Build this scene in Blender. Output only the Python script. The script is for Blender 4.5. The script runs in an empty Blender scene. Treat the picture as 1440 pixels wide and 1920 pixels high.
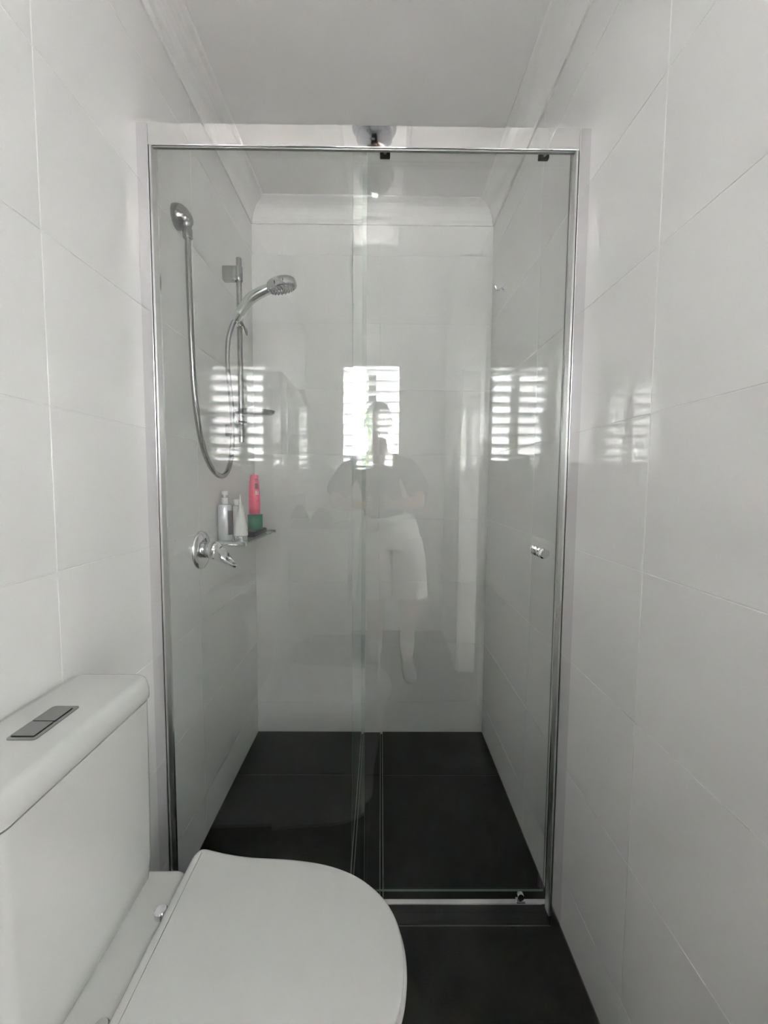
import bpy, bmesh, math, random
from mathutils import Vector, Matrix
random.seed(7)
C = bpy.context.scene.collection
SC = bpy.context.scene

# ------------------------------------------------------------------ camera
H = 1.1854                    # lens height, phone held at chest height
F_PX = 766.04                 # focal length in pixels of the 1440x1920 frame
YAW, PITCH, ROLL = 0.0077, -0.0684, 0.0071
cy, sy, cp, sp, cr, sr = (math.cos(YAW), math.sin(YAW), math.cos(PITCH), math.sin(PITCH), math.cos(ROLL), math.sin(ROLL))
fwd = Vector((sy * cp, cy * cp, sp)); right = Vector((cy, -sy, 0)); up = Vector((-sy * sp, -cy * sp, cp))
r2 = right * cr + up * sr; u2 = up * cr - right * sr
cam = bpy.data.cameras.new('camera'); cam_o = bpy.data.objects.new('camera', cam); C.objects.link(cam_o)
cam_o.matrix_world = Matrix(((r2.x, u2.x, -fwd.x, 0), (r2.y, u2.y, -fwd.y, 0), (r2.z, u2.z, -fwd.z, H), (0, 0, 0, 1)))
cam.sensor_fit = 'VERTICAL'; cam.sensor_height = 36; cam.lens = F_PX / 1920 * 36
cam.clip_start = 0.002; cam.clip_end = 60
SC.camera = cam_o

# ------------------------------------------------------------------ daylight, exposure
SKY = 17.0
w = bpy.data.worlds.new('sky'); SC.world = w; w.use_nodes = True
bg = w.node_tree.nodes['Background']; bg.inputs[0].default_value = (0.87, 0.975, 1.0, 1); bg.inputs[1].default_value = SKY
sun = bpy.data.lights.new('sun', 'SUN'); sun.energy = 130; sun.angle = math.radians(3); sun.color = (0.95, 1.0, 1.0)
sun_o = bpy.data.objects.new('sun', sun); C.objects.link(sun_o)
sun_o.rotation_euler = Vector((0.80, -0.30, -0.55)).to_track_quat('-Z', 'Y').to_euler()
def portal(name, loc, rot, sx, sz):
    l = bpy.data.lights.new(name, 'AREA'); l.shape = 'RECTANGLE'; l.size = sx; l.size_y = sz; l.cycles.is_portal = True
    o = bpy.data.objects.new(name, l); C.objects.link(o); o.location = loc; o.rotation_euler = rot
SC.view_settings.view_transform = 'Standard'; SC.view_settings.look = 'None'
SC.view_settings.gamma = 1; SC.view_settings.use_curve_mapping = False
SC.view_settings.exposure = 1.46
cyc = SC.cycles
cyc.max_bounces = 20; cyc.diffuse_bounces = 10; cyc.glossy_bounces = 12; cyc.transparent_max_bounces = 40
cyc.use_adaptive_sampling = False
cyc.sample_clamp_indirect = 12; cyc.blur_glossy = 0.4

# ------------------------------------------------------------------ sizes (metres)
XL, XR, YB, YR = -0.579, 0.491, 1.884, -1.09     # left / right wall, shower back wall, wall with the window
ZC, ZW, CW = 2.400, 2.323, 0.075                  # ceiling, underside of the cornice, cornice width
YG = 1.016                                        # front of the shower screen frame

# ------------------------------------------------------------------ materials
def mat(name, col, rough=0.5, metal=0.0, ior=1.5, spec=0.5, noise=None, bump=None, bscale=40, sub=0.0):
    m = bpy.data.materials.new(name); m.use_nodes = True
    nt = m.node_tree; b = nt.nodes['Principled BSDF']
    b.inputs['Base Color'].default_value = (*col, 1); b.inputs['Roughness'].default_value = rough
    b.inputs['Metallic'].default_value = metal; b.inputs['IOR'].default_value = ior
    b.inputs['Specular IOR Level'].default_value = spec
    if noise or bump:
        tc = nt.nodes.new('ShaderNodeTexCoord')
    if noise:                                     # (scale, other colour, amount)
        n = nt.nodes.new('ShaderNodeTexNoise'); n.inputs['Scale'].default_value = noise[0]; n.inputs['Detail'].default_value = 6
        rp = nt.nodes.new('ShaderNodeValToRGB'); rp.color_ramp.elements[0].position = 0.5 - noise[2]; rp.color_ramp.elements[1].position = 0.5 + noise[2]
        rp.color_ramp.elements[0].color = (*col, 1); rp.color_ramp.elements[1].color = (*noise[1], 1)
        nt.links.new(tc.outputs['Object'], n.inputs['Vector']); nt.links.new(n.outputs['Fac'], rp.inputs['Fac'])
        nt.links.new(rp.outputs['Color'], b.inputs['Base Color'])
    if bump:
        n2 = nt.nodes.new('ShaderNodeTexNoise'); n2.inputs['Scale'].default_value = bscale; n2.inputs['Detail'].default_value = 2
        bp = nt.nodes.new('ShaderNodeBump'); bp.inputs['Strength'].default_value = bump; bp.inputs['Distance'].default_value = 0.002
        nt.links.new(tc.outputs['Object'], n2.inputs['Vector']); nt.links.new(n2.outputs['Fac'], bp.inputs['Height'])
        nt.links.new(bp.outputs['Normal'], b.inputs['Normal'])
    return m

def pane_mat(name, tint, r0=0.04):
    """clear float glass: Schlick mirror reflection over a slightly green straight-through transmission"""
    m = bpy.data.materials.new(name); m.use_nodes = True; nt = m.node_tree; nt.nodes.clear()
    N = nt.nodes.new; L = nt.links.new
    out = N('ShaderNodeOutputMaterial'); mix = N('ShaderNodeMixShader'); tr = N('ShaderNodeBsdfTransparent'); gl = N('ShaderNodeBsdfGlossy')
    tr.inputs[0].default_value = (*tint, 1); gl.inputs['Roughness'].default_value = 0.0; gl.inputs['Color'].default_value = (1, 1, 1, 1)
    g = N('ShaderNodeNewGeometry'); dot = N('ShaderNodeVectorMath'); dot.operation = 'DOT_PRODUCT'
    L(g.outputs['Normal'], dot.inputs[0]); L(g.outputs['Incoming'], dot.inputs[1])
    def math_(op, a, b=None):
        n = N('ShaderNodeMath'); n.operation = op
        for i, v in enumerate((a, b)):
            if v is None: continue
            if isinstance(v, (int, float)): n.inputs[i].default_value = v
            else: L(v, n.inputs[i])
        return n.outputs[0]
    c = math_('ABSOLUTE', dot.outputs['Value']); k = math_('SUBTRACT', 1.0, c); p5 = math_('POWER', k, 5.0)
    f = math_('ADD', math_('MULTIPLY', p5, 1 - r0), r0)
    L(f, mix.inputs[0]); L(tr.outputs[0], mix.inputs[1]); L(gl.outputs[0], mix.inputs[2]); L(mix.outputs[0], out.inputs[0])
    return m

M = {}
M['tile'] = mat('glossy white wall tile', (0.77, 0.77, 0.76), 0.02)
M['grout'] = mat('white grout', (0.80, 0.80, 0.79), 0.7, noise=(60, (0.72, 0.72, 0.71), 0.3))
M['slate'] = mat('charcoal stone tile', (0.0075, 0.0078, 0.006), 0.42, spec=0.28, noise=(7, (0.022, 0.0215, 0.017), 0.20), bump=0.25, bscale=160)
M['floor_grout'] = mat('dark grey grout', (0.085, 0.083, 0.074), 0.85)
M['paint'] = mat('white ceiling paint', (0.78, 0.775, 0.765), 0.75)
M['cornice'] = mat('white cornice paint', (0.78, 0.775, 0.765), 0.6)
M['plaster'] = mat('white wall paint', (0.74, 0.74, 0.735), 0.55)
M['trimpaint'] = mat('semi gloss white trim paint', (0.86, 0.86, 0.86), 0.25)
M['chrome'] = mat('polished chrome', (0.78, 0.78, 0.79), 0.06, 1.0)
M['brushed'] = mat('brushed steel', (0.33, 0.33, 0.325), 0.2, 1.0)
M['track'] = mat('grey aluminium track', (0.30, 0.30, 0.29), 0.4, 1.0)
M['bright_alu'] = mat('bright polished aluminium', (0.86, 0.855, 0.85), 0.035, 1.0)
M['stile'] = mat('matt aluminium', (0.70, 0.70, 0.69), 0.38, 1.0)
M['satin_alu'] = mat('satin aluminium', (0.84, 0.83, 0.85), 0.16, 1.0)
M['black'] = mat('black plastic', (0.010, 0.010, 0.010), 0.45, spec=0.12)
M['gap_shade'] = mat('black gap', (0.006, 0.006, 0.006), 0.9)  # near-black colour that paints in the shade of narrow openings
M['ceramic'] = mat('white vitreous china', (0.64, 0.645, 0.625), 0.06)
M['seatplastic'] = mat('white toilet seat plastic', (0.64, 0.645, 0.63), 0.22)
M['glass'] = pane_mat('shower glass', (0.988, 0.995, 0.990), 0.052)
M['clear'] = pane_mat('clear window glass', (0.98, 0.985, 0.985))
M['edge'] = mat('green glass edge', (0.10, 0.145, 0.125), 0.4)
M['seal'] = pane_mat('clear vinyl seal', (0.93, 0.95, 0.94), 0.06)
M['silver_label'] = mat('silver foil bottle', (0.74, 0.74, 0.77), 0.22, 0.45)
M['white_plastic'] = mat('white plastic', (0.82, 0.82, 0.80), 0.3)
M['dark_label'] = mat('dark label print', (0.10, 0.09, 0.09), 0.4)
M['red_label'] = mat('red label print', (0.35, 0.04, 0.03), 0.4)
M['pink'] = mat('pink plastic', (0.72, 0.10, 0.17), 0.3)
M['pink_cap'] = mat('deep pink plastic cap', (0.66, 0.075, 0.14), 0.28)
M['green'] = mat('green plastic', (0.02, 0.22, 0.12), 0.35)
M['skin'] = mat('skin', (0.52, 0.33, 0.25), 0.5)
M['shirt'] = mat('grey cotton', (0.17, 0.175, 0.175), 0.9, noise=(30, (0.13, 0.135, 0.135), 0.3))
M['shorts'] = mat('off white cotton', (0.82, 0.83, 0.80), 0.9)
M['sock'] = mat('white sock', (0.78, 0.78, 0.78), 0.9)
M['shoe'] = mat('dark shoe', (0.03, 0.03, 0.035), 0.6)
M['hair'] = mat('dark short hair', (0.035, 0.03, 0.028), 0.7)
M['cloth_dark'] = mat('dark grey cloth', (0.05, 0.05, 0.055), 0.9)
M['mirror'] = mat('mirror', (0.90, 0.92, 0.91), 0.0, 1.0)
M['stone_top'] = mat('white vanity top', (0.80, 0.80, 0.79), 0.2)
M['pinkwall'] = mat('pale pink render', (0.80, 0.715, 0.725), 0.9, noise=(3, (0.77, 0.68, 0.69), 0.3))
M['leaf'] = mat('yellow green leaf', (0.28, 0.42, 0.05), 0.6)
M['mullion'] = mat('dark grey window frame', (0.05, 0.05, 0.05), 0.5)
M['timber'] = mat('pink brown floor boards', (0.50, 0.36, 0.30), 0.4, noise=(5, (0.44, 0.31, 0.26), 0.3))
M['diffuser'] = mat('opal light diffuser', (0.86, 0.85, 0.83), 0.6, spec=0.2)
M['diffuser'].node_tree.nodes['Principled BSDF'].inputs['Emission Color'].default_value = (1, 0.94, 0.90, 1)
M['diffuser'].node_tree.nodes['Principled BSDF'].inputs['Emission Strength'].default_value = 0.6
M['lampface'] = mat('silvered heat lamp glass', (0.52, 0.52, 0.55), 0.07, 1.0)
M['ground'] = mat('pale concrete path', (0.62, 0.62, 0.61), 0.9)

# ------------------------------------------------------------------ mesh helpers
def obj(name, bm, m, parent=None, smooth=False, loc=None, mats=None):
    me = bpy.data.meshes.new(name)
    bmesh.ops.recalc_face_normals(bm, faces=bm.faces[:])
    bm.to_mesh(me); bm.free()
    if mats:
        for x in mats: me.materials.append(x)
    else:
        me.materials.append(m)
    if smooth:
        for p in me.polygons: p.use_smooth = True
        try: me.set_sharp_from_angle(angle=math.radians(40))
        except Exception: pass
    o = bpy.data.objects.new(name, me); C.objects.link(o)
    if parent is not None: put(o, parent)
    if loc: o.location = loc
    return o
def put(o, parent):
    """parent o, whose mesh is in world coordinates, to an empty that only has a location"""
    o.parent = parent
    o.matrix_parent_inverse = Matrix.Translation(-world_loc(parent))
def world_loc(o):
    v = Vector(o.location)
    if o.parent is not None and o.parent_type == 'OBJECT':
        v = (o.matrix_parent_inverse @ v) + world_loc(o.parent)
    return v
def thing(name, label, cat, loc, group=None):
    o = bpy.data.objects.new(name, None); C.objects.link(o); o.location = loc; o.empty_display_size = 0.05
    o['label'] = label; o['category'] = cat
    if group: o['group'] = group
    return o
def tag(o, label, cat, group=None):
    o['label'] = label; o['category'] = cat
    if group: o['group'] = group
    return o
def struct(o): o['kind'] = 'structure'; return o
def bx(x0, x1, y0, y1, z0, z1, bevel=0.0, seg=2, bm=None, mi=0):
    b = bmesh.new()
    vs = [b.verts.new((x, y, z)) for x in (x0, x1) for y in (y0, y1) for z in (z0, z1)]
    for f in ((0, 1, 3, 2), (4, 6, 7, 5), (0, 4, 5, 1), (2, 3, 7, 6), (0, 2, 6, 4), (1, 5, 7, 3)): b.faces.new([vs[i] for i in f])
    if bevel > 0: bmesh.ops.bevel(b, geom=b.edges[:], offset=bevel, segments=seg, profile=0.5, affect='EDGES')
    for f in b.faces: f.material_index = mi
    return merge(bm, b)
def merge(bm, b):
    if bm is None: return b
    me = bpy.data.meshes.new('tmp'); b.to_mesh(me); b.free(); bm.from_mesh(me); bpy.data.meshes.remove(me); return bm
def frame_of(d):
    d = d.normalized(); a = Vector((0, 0, 1)) if abs(d.z) < 0.9 else Vector((1, 0, 0))
    u = d.cross(a).normalized(); return u, d.cross(u).normalized()
def tube(pts, rad, seg=12, caps=True, bm=None):
    b = bmesh.new(); pts = [Vector(p) for p in pts]; n = len(pts); rads = rad if isinstance(rad, (list, tuple)) else [rad] * n
    rings = []; u = None
    for i, p in enumerate(pts):
        d = (pts[min(i + 1, n - 1)] - pts[max(i - 1, 0)]).normalized()
        if u is None: u, v = frame_of(d)
        else:
            u = (u - d * u.dot(d)).normalized(); v = d.cross(u)
        rings.append([b.verts.new(p + (u * math.cos(2 * math.pi * k / seg) + v * math.sin(2 * math.pi * k / seg)) * rads[i]) for k in range(seg)])
    for a, c in zip(rings, rings[1:]):
        for k in range(seg): b.faces.new((a[k], a[(k + 1) % seg], c[(k + 1) % seg], c[k]))
    if caps: b.faces.new(rings[0]); b.faces.new(rings[-1])
    return merge(bm, b)
def lathe(prof, origin, axis=(0, 0, 1), seg=32, bm=None, sx=1.0, sy_=1.0):
    """prof: list of (radius, distance along the axis)"""
    b = bmesh.new(); d = Vector(axis).normalized(); u, v = frame_of(d); o = Vector(origin); rings = []
    for r, h in prof:
        if r < 1e-6: rings.append([b.verts.new(o + d * h)])
        else: rings.append([b.verts.new(o + d * h + (u * math.cos(2 * math.pi * k / seg) * sx + v * math.sin(2 * math.pi * k / seg) * sy_) * r) for k in range(seg)])
    for a, c in zip(rings, rings[1:]):
        for k in range(seg):
            k2 = (k + 1) % seg
            if len(a) == 1 and len(c) == 1: continue
            if len(a) == 1: b.faces.new((a[0], c[k], c[k2]))
            elif len(c) == 1: b.faces.new((a[k], a[k2], c[0]))
            else: b.faces.new((a[k], a[k2], c[k2], c[k]))
    if len(rings[0]) > 1: b.faces.new(rings[0])
    if len(rings[-1]) > 1: b.faces.new(rings[-1])
    return merge(bm, b)
def loft(rings, bm=None, cap=True):
    b = bmesh.new(); R = [[b.verts.new(p) for p in r] for r in rings]; n = len(R[0])
    for a, c in zip(R, R[1:]):
        for k in range(n): b.faces.new((a[k], a[(k + 1) % n], c[(k + 1) % n], c[k]))
    if cap: b.faces.new(R[0]); b.faces.new(R[-1])
    return merge(bm, b)
def spline(pts, sub=8, closed=False):
    pts = [Vector(p) for p in pts]; n = len(pts); out = []
    rng = range(n if closed else n - 1)
    for i in rng:
        g = (lambda k: pts[k % n]) if closed else (lambda k: pts[max(0, min(n - 1, k))])
        p0, p1, p2, p3 = g(i - 1), g(i), g(i + 1), g(i + 2)
        for s in range(sub):
            t = s / sub
            out.append(0.5 * ((2 * p1) + (p2 - p0) * t + (2 * p0 - 5 * p1 + 4 * p2 - p3) * t * t + (3 * p1 - p0 - 3 * p2 + p3) * t ** 3))
    if not closed: out.append(pts[-1])
    return out

# ================================================================== THE ROOM
TH, TW, GAP = 0.2925, 0.575, 0.0019          # wall tile pitch and joint
ZJ = [0.0] + [0.147 + TH * k for k in range(8)]     # horizontal joints: .147 .4395 .732 1.0245 1.317 1.6095 1.902 2.1945
ZT = ZJ + [ZW + 0.012]
tile_mesh = {}
def tile_obj(kind, name, parent, dims, origin, m, bev=0.0005):
    """one bevelled tile; alike tiles share their mesh. dims = (dx,dy,dz) full size, origin = centre"""
    key = (kind,) + tuple(round(d, 4) for d in dims)
    if key not in tile_mesh:
        dx, dy, dz = (d / 2 for d in dims)
        b = bx(-dx, dx, -dy, dy, -dz, dz, bev, 1)
        me = bpy.data.meshes.new(name); bmesh.ops.recalc_face_normals(b, faces=b.faces[:]); b.to_mesh(me); b.free(); me.materials.append(m); tile_mesh[key] = me
    o = bpy.data.objects.new(name, tile_mesh[key]); C.objects.link(o); o.parent = parent; o.location = origin
    return o
def side_wall(name, x, sgn, joints, skip=None, door=None):
    """side wall in the plane x (tile faces), sgn=+1 room lies at larger x"""
    bm = None
    xo0, xo1 = sorted((x - sgn * 0.10, x - sgn * 0.0010))
    if door:
        y0, y1, zt = door
        bm = bx(xo0, xo1, YR - 0.12, y0, -0.05, ZC + 0.05)
        bm = bx(xo0, xo1, y1, YB + 0.12, -0.05, ZC + 0.05, bm=bm)
        bm = bx(xo0, xo1, y0, y1, zt, ZC + 0.05, bm=bm)
    else:
        bm = bx(xo0, xo1, YR - 0.12, YB + 0.12, -0.05, ZC + 0.05)
    wl = struct(obj(name, bm, M['grout']))
    for a, b in zip(joints, joints[1:]):
        for z0, z1 in zip(ZT, ZT[1:]):
            segs = [(a, b, z0, z1)]
            if skip:
                s0, s1, sz = skip
                new = []
                for (p, q, r, t) in segs:
                    if q <= s0 or p >= s1 or r >= sz: new.append((p, q, r, t)); continue
                    if p < s0: new.append((p, s0, r, t))
                    if q > s1: new.append((s1, q, r, t))
                    if t > sz: new.append((max(p, s0), min(q, s1), sz, t))
                segs = new
            for (p, q, r, t) in segs:
                if q - p < 0.01 or t - r < 0.01: continue
                tile_obj('side', 'tile', wl, (0.008, q - p - GAP, t - r - GAP), (x - sgn * 0.004, (p + q) / 2, (r + t) / 2), M['tile'])
    return wl
side_wall('wall_left', XL, +1, [YR, -0.998, -0.423, 0.152, 0.727, 1.302, YB])
side_wall('wall_right', XR, -1, [YR, -0.970, -0.395, 0.180, 0.752, 1.316, YB], skip=(-0.56, 0.17, 1.99), door=(-0.39, 0.09, 1.855))
bm = bx(XL - 0.1, XR + 0.1, YB + 0.0010, YB + 0.12, -0.05, ZC + 0.05)
wb = struct(obj('wall_back', bm, M['grout']))
for a, b in ((XL, -0.008), (-0.008, XR)):
    for z0, z1 in zip(ZT, ZT[1:]):
        tile_obj('back', 'tile', wb, (b - a - GAP, 0.008, z1 - z0 - GAP), ((a + b) / 2, YB + 0.004, (z0 + z1) / 2), M['tile'])

# wall with the window, behind the camera
WX0, WX1, WZ0, WZ1 = -0.30, 0.145, 1.35, 2.06
bm = bx(XL - 0.1, WX0, YR - 0.12, YR, -0.05, ZC + 0.05)
bm = bx(WX1, XR + 0.1, YR - 0.12, YR, -0.05, ZC + 0.05, bm=bm)
bm = bx(WX0, WX1, YR - 0.12, YR, -0.05, WZ0, bm=bm)
bm = bx(WX0, WX1, YR - 0.12, YR, WZ1, ZC + 0.05, bm=bm)
struct(obj('wall_rear', bm, M['plaster']))

# ceiling and cove cornice
struct(obj('ceiling', bx(XL - 0.1, XR + 0.1, YR - 0.12, YB + 0.12, ZC, ZC + 0.08), M['paint']))
prof = [(0.0, ZW - 0.0), (0.006, ZW), (0.0075, ZW + 0.004)]
for k in range(0, 9):                          # concave quarter
    a = math.radians(90 * k / 8)
    prof.append((0.0085 + (CW - 0.0135) * (1 - math.cos(a)), ZW + 0.006 + (ZC - ZW - 0.012) * math.sin(a)))
prof += [(CW - 0.002, ZC - 0.005), (CW, ZC - 0.004), (CW, ZC + 0.002)]
rings = []
for off, z in prof:
    rings.append([(XL + off, YR + off, z), (XR - off, YR + off, z), (XR - off, YB - off, z), (XL + off, YB - off, z)])
struct(obj('trim_1', loft(rings, cap=False), M['cornice']))

# floor: charcoal tiles on dark grout, a hole for the channel drain is left between the tile columns
DX0, DX1, DY0, DY1 = -0.087, 0.016, 1.095, YB - 0.004
bm = bx(XL - 0.1, XR + 0.1, YR - 0.12, YB + 0.12, -0.06, -0.012)
bm = bx(XL - 0.1, XR + 0.1, YR - 0.12, DY0, -0.012, -0.0008, bm=bm)
bm = bx(XL - 0.1, DX0, DY0, YB + 0.12, -0.012, -0.0008, bm=bm)
bm = bx(DX1, XR + 0.1, DY0, YB + 0.12, -0.012, -0.0008, bm=bm)
fl = struct(obj('floor', bm, M['floor_grout']))
FY = [YR, -0.692, -0.121, 0.450, 1.021, 1.591, YB]
FG = 0.0036
for a, b in zip(FY, FY[1:]):
    cols = [(XL, -0.036), (-0.036, XR)]
    if a > 1.0: 
        for (c, d) in ((XL, DX0 + FG / 2), (DX1 - FG / 2, XR)):
            tile_obj('floor', 'tile', fl, (d - c - FG, b - a - FG, 0.012), ((c + d) / 2, (a + b) / 2, -0.006), M['slate'], 0.0008)
        if a < 1.05:
            tile_obj('floor', 'tile', fl, (DX1 - DX0 - FG, DY0 - a - FG, 0.012), ((DX0 + DX1) / 2, (a + DY0) / 2, -0.006), M['slate'], 0.0008)
    else:
        for c, d in cols:
            tile_obj('floor', 'tile', fl, (d - c - FG, b - a - FG, 0.012), ((c + d) / 2, (a + b) / 2, -0.006), M['slate'], 0.0008)

# window with plantation shutter
win = bpy.data.objects.new('window_1', None); C.objects.link(win); win.location = ((WX0 + WX1) / 2, YR, WZ0); struct(win)
fr = bx(WX0 - 0.045, WX0 + 0.012, YR - 0.06, YR + 0.02, WZ0 - 0.045, WZ1 + 0.085, 0.003)
fr = bx(WX1 - 0.012, WX1 + 0.045, YR - 0.06, YR + 0.02, WZ0 - 0.045, WZ1 + 0.085, 0.003, bm=fr)
fr = bx(WX0 + 0.012, WX1 - 0.012, YR - 0.06, YR + 0.02, WZ1 - 0.004, WZ1 + 0.085, 0.003, bm=fr)
fr = bx(WX0 + 0.012, WX1 - 0.012, YR - 0.06, YR + 0.02, WZ0 - 0.045, WZ0 + 0.004, 0.003, bm=fr)
obj('shutter_frame', fr, M['trimpaint'], win)
NL = 9; pitch = (WZ1 - WZ0) / NL
lme = None
for k in range(NL):
    if lme is None:
        rr = []
        for x in (WX0 + 0.014, WX1 - 0.014):
            ring = []
            for q in range(14):
                a = 2 * math.pi * q / 14; yy, zz = 0.040 * math.cos(a), 0.0055 * math.sin(a)
                t = math.radians(17)           # outer edge lower than the inner edge
                ring.append((x, yy * math.cos(t) - zz * math.sin(t), yy * math.sin(t) + zz * math.cos(t)))
            rr.append(ring)
        o = obj('louvre', loft(rr), M['trimpaint'], smooth=True); lme = o.data
    else:
        o = bpy.data.objects.new('louvre', lme); C.objects.link(o)
    o.location = (0, YR - 0.02, WZ0 + pitch * (k + 0.5)); put(o, win)
obj('mullion', bx(-0.105, -0.040, YR - 0.118, YR - 0.085, WZ0, WZ1, 0.004), M['mullion'], win)
obj('pane', bx(WX0, WX1, YR - 0.104, YR - 0.100, WZ0, WZ1), M['clear'], win)

# doorway in the right wall, behind and beside the camera, with a hall beyond it
door = bpy.data.objects.new('door_1', None); C.objects.link(door); door.location = (XR, -0.15, 0); struct(door)
def arch(x0, x1):
    b = bx(x0, x1, -0.56, -0.39, 0, 1.99, 0.004); b = bx(x0, x1, 0.09, 0.17, 0, 1.99, 0.004, bm=b)
    return bx(x0, x1, -0.39, 0.09, 1.855, 1.99, 0.004, bm=b)
obj('architrave', arch(XR - 0.014, XR + 0.002), M['trimpaint'], door)
ja = bx(XR, XR + 0.10, -0.392, -0.380, 0, 1.855); ja = bx(XR, XR + 0.10, 0.080, 0.092, 0, 1.855, bm=ja); ja = bx(XR, XR + 0.10, -0.39, 0.09, 1.845, 1.857, bm=ja)
obj('jamb', ja, M['trimpaint'], door)
HX = XR + 0.1
hall = [bx(HX, HX + 1.1, -1.6, 1.2, -0.05, -0.003), bx(HX, HX + 1.1, -1.6, 1.2, ZC, ZC + 0.08),
        bx(HX, HX + 1.2, -1.7, -1.6, -0.05, ZC + 0.05), bx(HX, HX + 1.2, 1.2, 1.3, -0.05, ZC + 0.05)]
struct(obj('floor_hall', hall[0], M['timber'])); struct(obj('ceiling_hall', hall[1], M['paint']))
struct(obj('wall_hall_rear', hall[2], M['plaster'])); struct(obj('wall_hall_front', hall[3], M['plaster']))
hb = bx(HX + 1.1, HX + 1.2, -1.7, 0.75, -0.05, ZC + 0.05); hb = bx(HX + 1.1, HX + 1.2, 1.05, 1.3, -0.05, ZC + 0.05, bm=hb)
hb = bx(HX + 1.1, HX + 1.2, 0.75, 1.05, -0.05, 1.3, bm=hb); hb = bx(HX + 1.1, HX + 1.2, 0.75, 1.05, 1.85, ZC + 0.05, bm=hb)
struct(obj('wall_hall_side', hb, M['plaster']))
w2 = bpy.data.objects.new('added_hall_window', None); C.objects.link(w2); w2.location = (HX + 1.1, 0.9, 1.3); struct(w2)  # unseen window, added to let daylight into the hall
wf = bx(HX + 1.10, HX + 1.16, 0.75, 0.78, 1.3, 1.85); wf = bx(HX + 1.10, HX + 1.16, 1.02, 1.05, 1.3, 1.85, bm=wf)
wf = bx(HX + 1.10, HX + 1.16, 0.78, 1.02, 1.3, 1.33, bm=wf); wf = bx(HX + 1.10, HX + 1.16, 0.78, 1.02, 1.82, 1.85, bm=wf)
obj('window_frame', wf, M['trimpaint'], w2)
obj('pane', bx(HX + 1.125, HX + 1.130, 0.78, 1.02, 1.33, 1.82), M['clear'], w2)
portal('window_portal', ((WX0 + WX1) / 2, YR - 0.125, (WZ0 + WZ1) / 2), (math.radians(90), 0, 0), WX1 - WX0, WZ1 - WZ0)
portal('hall_portal', (HX + 1.21, 0.9, 1.575), (math.radians(90), 0, math.radians(90)), 0.3, 0.55)

# outside the window: a neighbour's rendered wall, a path and a slim shrub
nb = thing('neighbour_wall', 'pale pink rendered wall of the building outside the shuttered window', 'wall', (0, -3.6, 0))
obj('render', bx(-5, 5, -3.9, -3.6, -0.3, 3.3), M['pinkwall'], nb)
obj('coping', bx(-5, 5, -3.95, -3.55, 3.3, 3.38, 0.01), M['plaster'], nb)
tag(obj('garden_path', bx(-5, 5, -3.6, YR - 0.13, -0.3, -0.2), M['ground']), 'pale concrete path outside below the shuttered window', 'path')
sh = thing('slim_shrub', 'slim yellow green shrub growing outside the shuttered window', 'shrub', (-0.20, -2.6, -0.2))
obj('stem', tube([(-0.20, -2.6, -0.2), (-0.21, -2.6, 1.0), (-0.19, -2.6, 2.6)], [0.02, 0.015, 0.006], 8), M['mullion'], sh)
lb = bmesh.new()
for k in range(900):
    z = random.uniform(0.0, 2.9); r = 0.085 * (1 - (z / 3.3) ** 3) * math.sqrt(random.random()); a = random.uniform(0, 6.283)
    c = Vector((-0.20 + r * math.cos(a), -2.6 + r * math.sin(a), z)); d = Vector((random.gauss(0, 1), random.gauss(0, 1), random.gauss(0, 1))).normalized(); e, _ = frame_of(d)
    vs = [lb.verts.new(c + d * 0.03), lb.verts.new(c + e * 0.012), lb.verts.new(c - d * 0.03), lb.verts.new(c - e * 0.012)]; lb.faces.new(vs)
fo = obj('foliage', lb, M['leaf'], sh); fo['kind'] = 'stuff'

# ================================================================== SHOWER SCREEN
scr = thing('shower_screen', 'aluminium framed shower screen with fixed clear glass panel beside the tap wall', 'shower screen', (0, 1.05, 0))
for s, x in ((1, XL), (-1, XR)):
    a, b = sorted((x + s * 0.0005, x + s * 0.0275))
    obj('wall_channel', bx(a, b, YG, YG + 0.045, 0.001, 2.023, 0.0012), M['satin_alu'], scr)
    a, b = sorted((x + s * 0.0272, x + s * 0.0292))
    obj('channel_shade', bx(a, b, YG + 0.004, YG + 0.020, 0.001, 1.973), M['gap_shade'], scr)  # black strip painting the shade between channel and stile
    a, b = sorted((x + s * 0.0292, x + s * 0.0345))
    obj('stile', bx(a, b, YG + 0.001, YG + 0.024, 0.030, 1.976, 0.001), M['stile'], scr)
hd = bx(XL + 0.0280, XR - 0.0280, YG, YG + 0.010, 1.974, 2.023, 0.0012)
obj('header', hd, M['bright_alu'], scr)
obj('track', bx(XL + 0.0365, XR - 0.0365, YG + 0.002, YG + 0.0098, 1.9700, 1.9738, 0.001), M['track'], scr)
obj('sill', bx(XL + 0.02, XR - 0.018, 1.051, 1.066, 0.0, 0.028, 0.0015), M['satin_alu'], scr)
def pane_slab(x0, x1, y0, y1, z0, z1):
    b = bx(x0, x1, y0, y1, z0, z1)
    bmesh.ops.recalc_face_normals(b, faces=b.faces[:])
    for f in b.faces: f.material_index = 0 if abs(f.normal.y) > 0.5 else 1
    return b
fp = obj('fixed_pane', pane_slab(XL + 0.030, -0.0385, 1.0275, 1.0335, 0.029, 2.012), None, scr, mats=[M['glass'], mat('polished glass edge', (0.68, 0.76, 0.72), 0.25)])
obj('edge_seal', bx(-0.0490, -0.0385, 1.0340, 1.0370, 0.03, 1.99, 0.0008), M['seal'], fp)
sl = thing('sliding_door', 'frameless clear glass sliding shower door with chrome knob', 'door', (0.19, 1.046, 1.97))
dp = obj('door_pane', pane_slab(-0.0730, XR - 0.036, 1.041, 1.047, 0.068, 2.012), None, sl, mats=[M['glass'], M['edge']])
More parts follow.
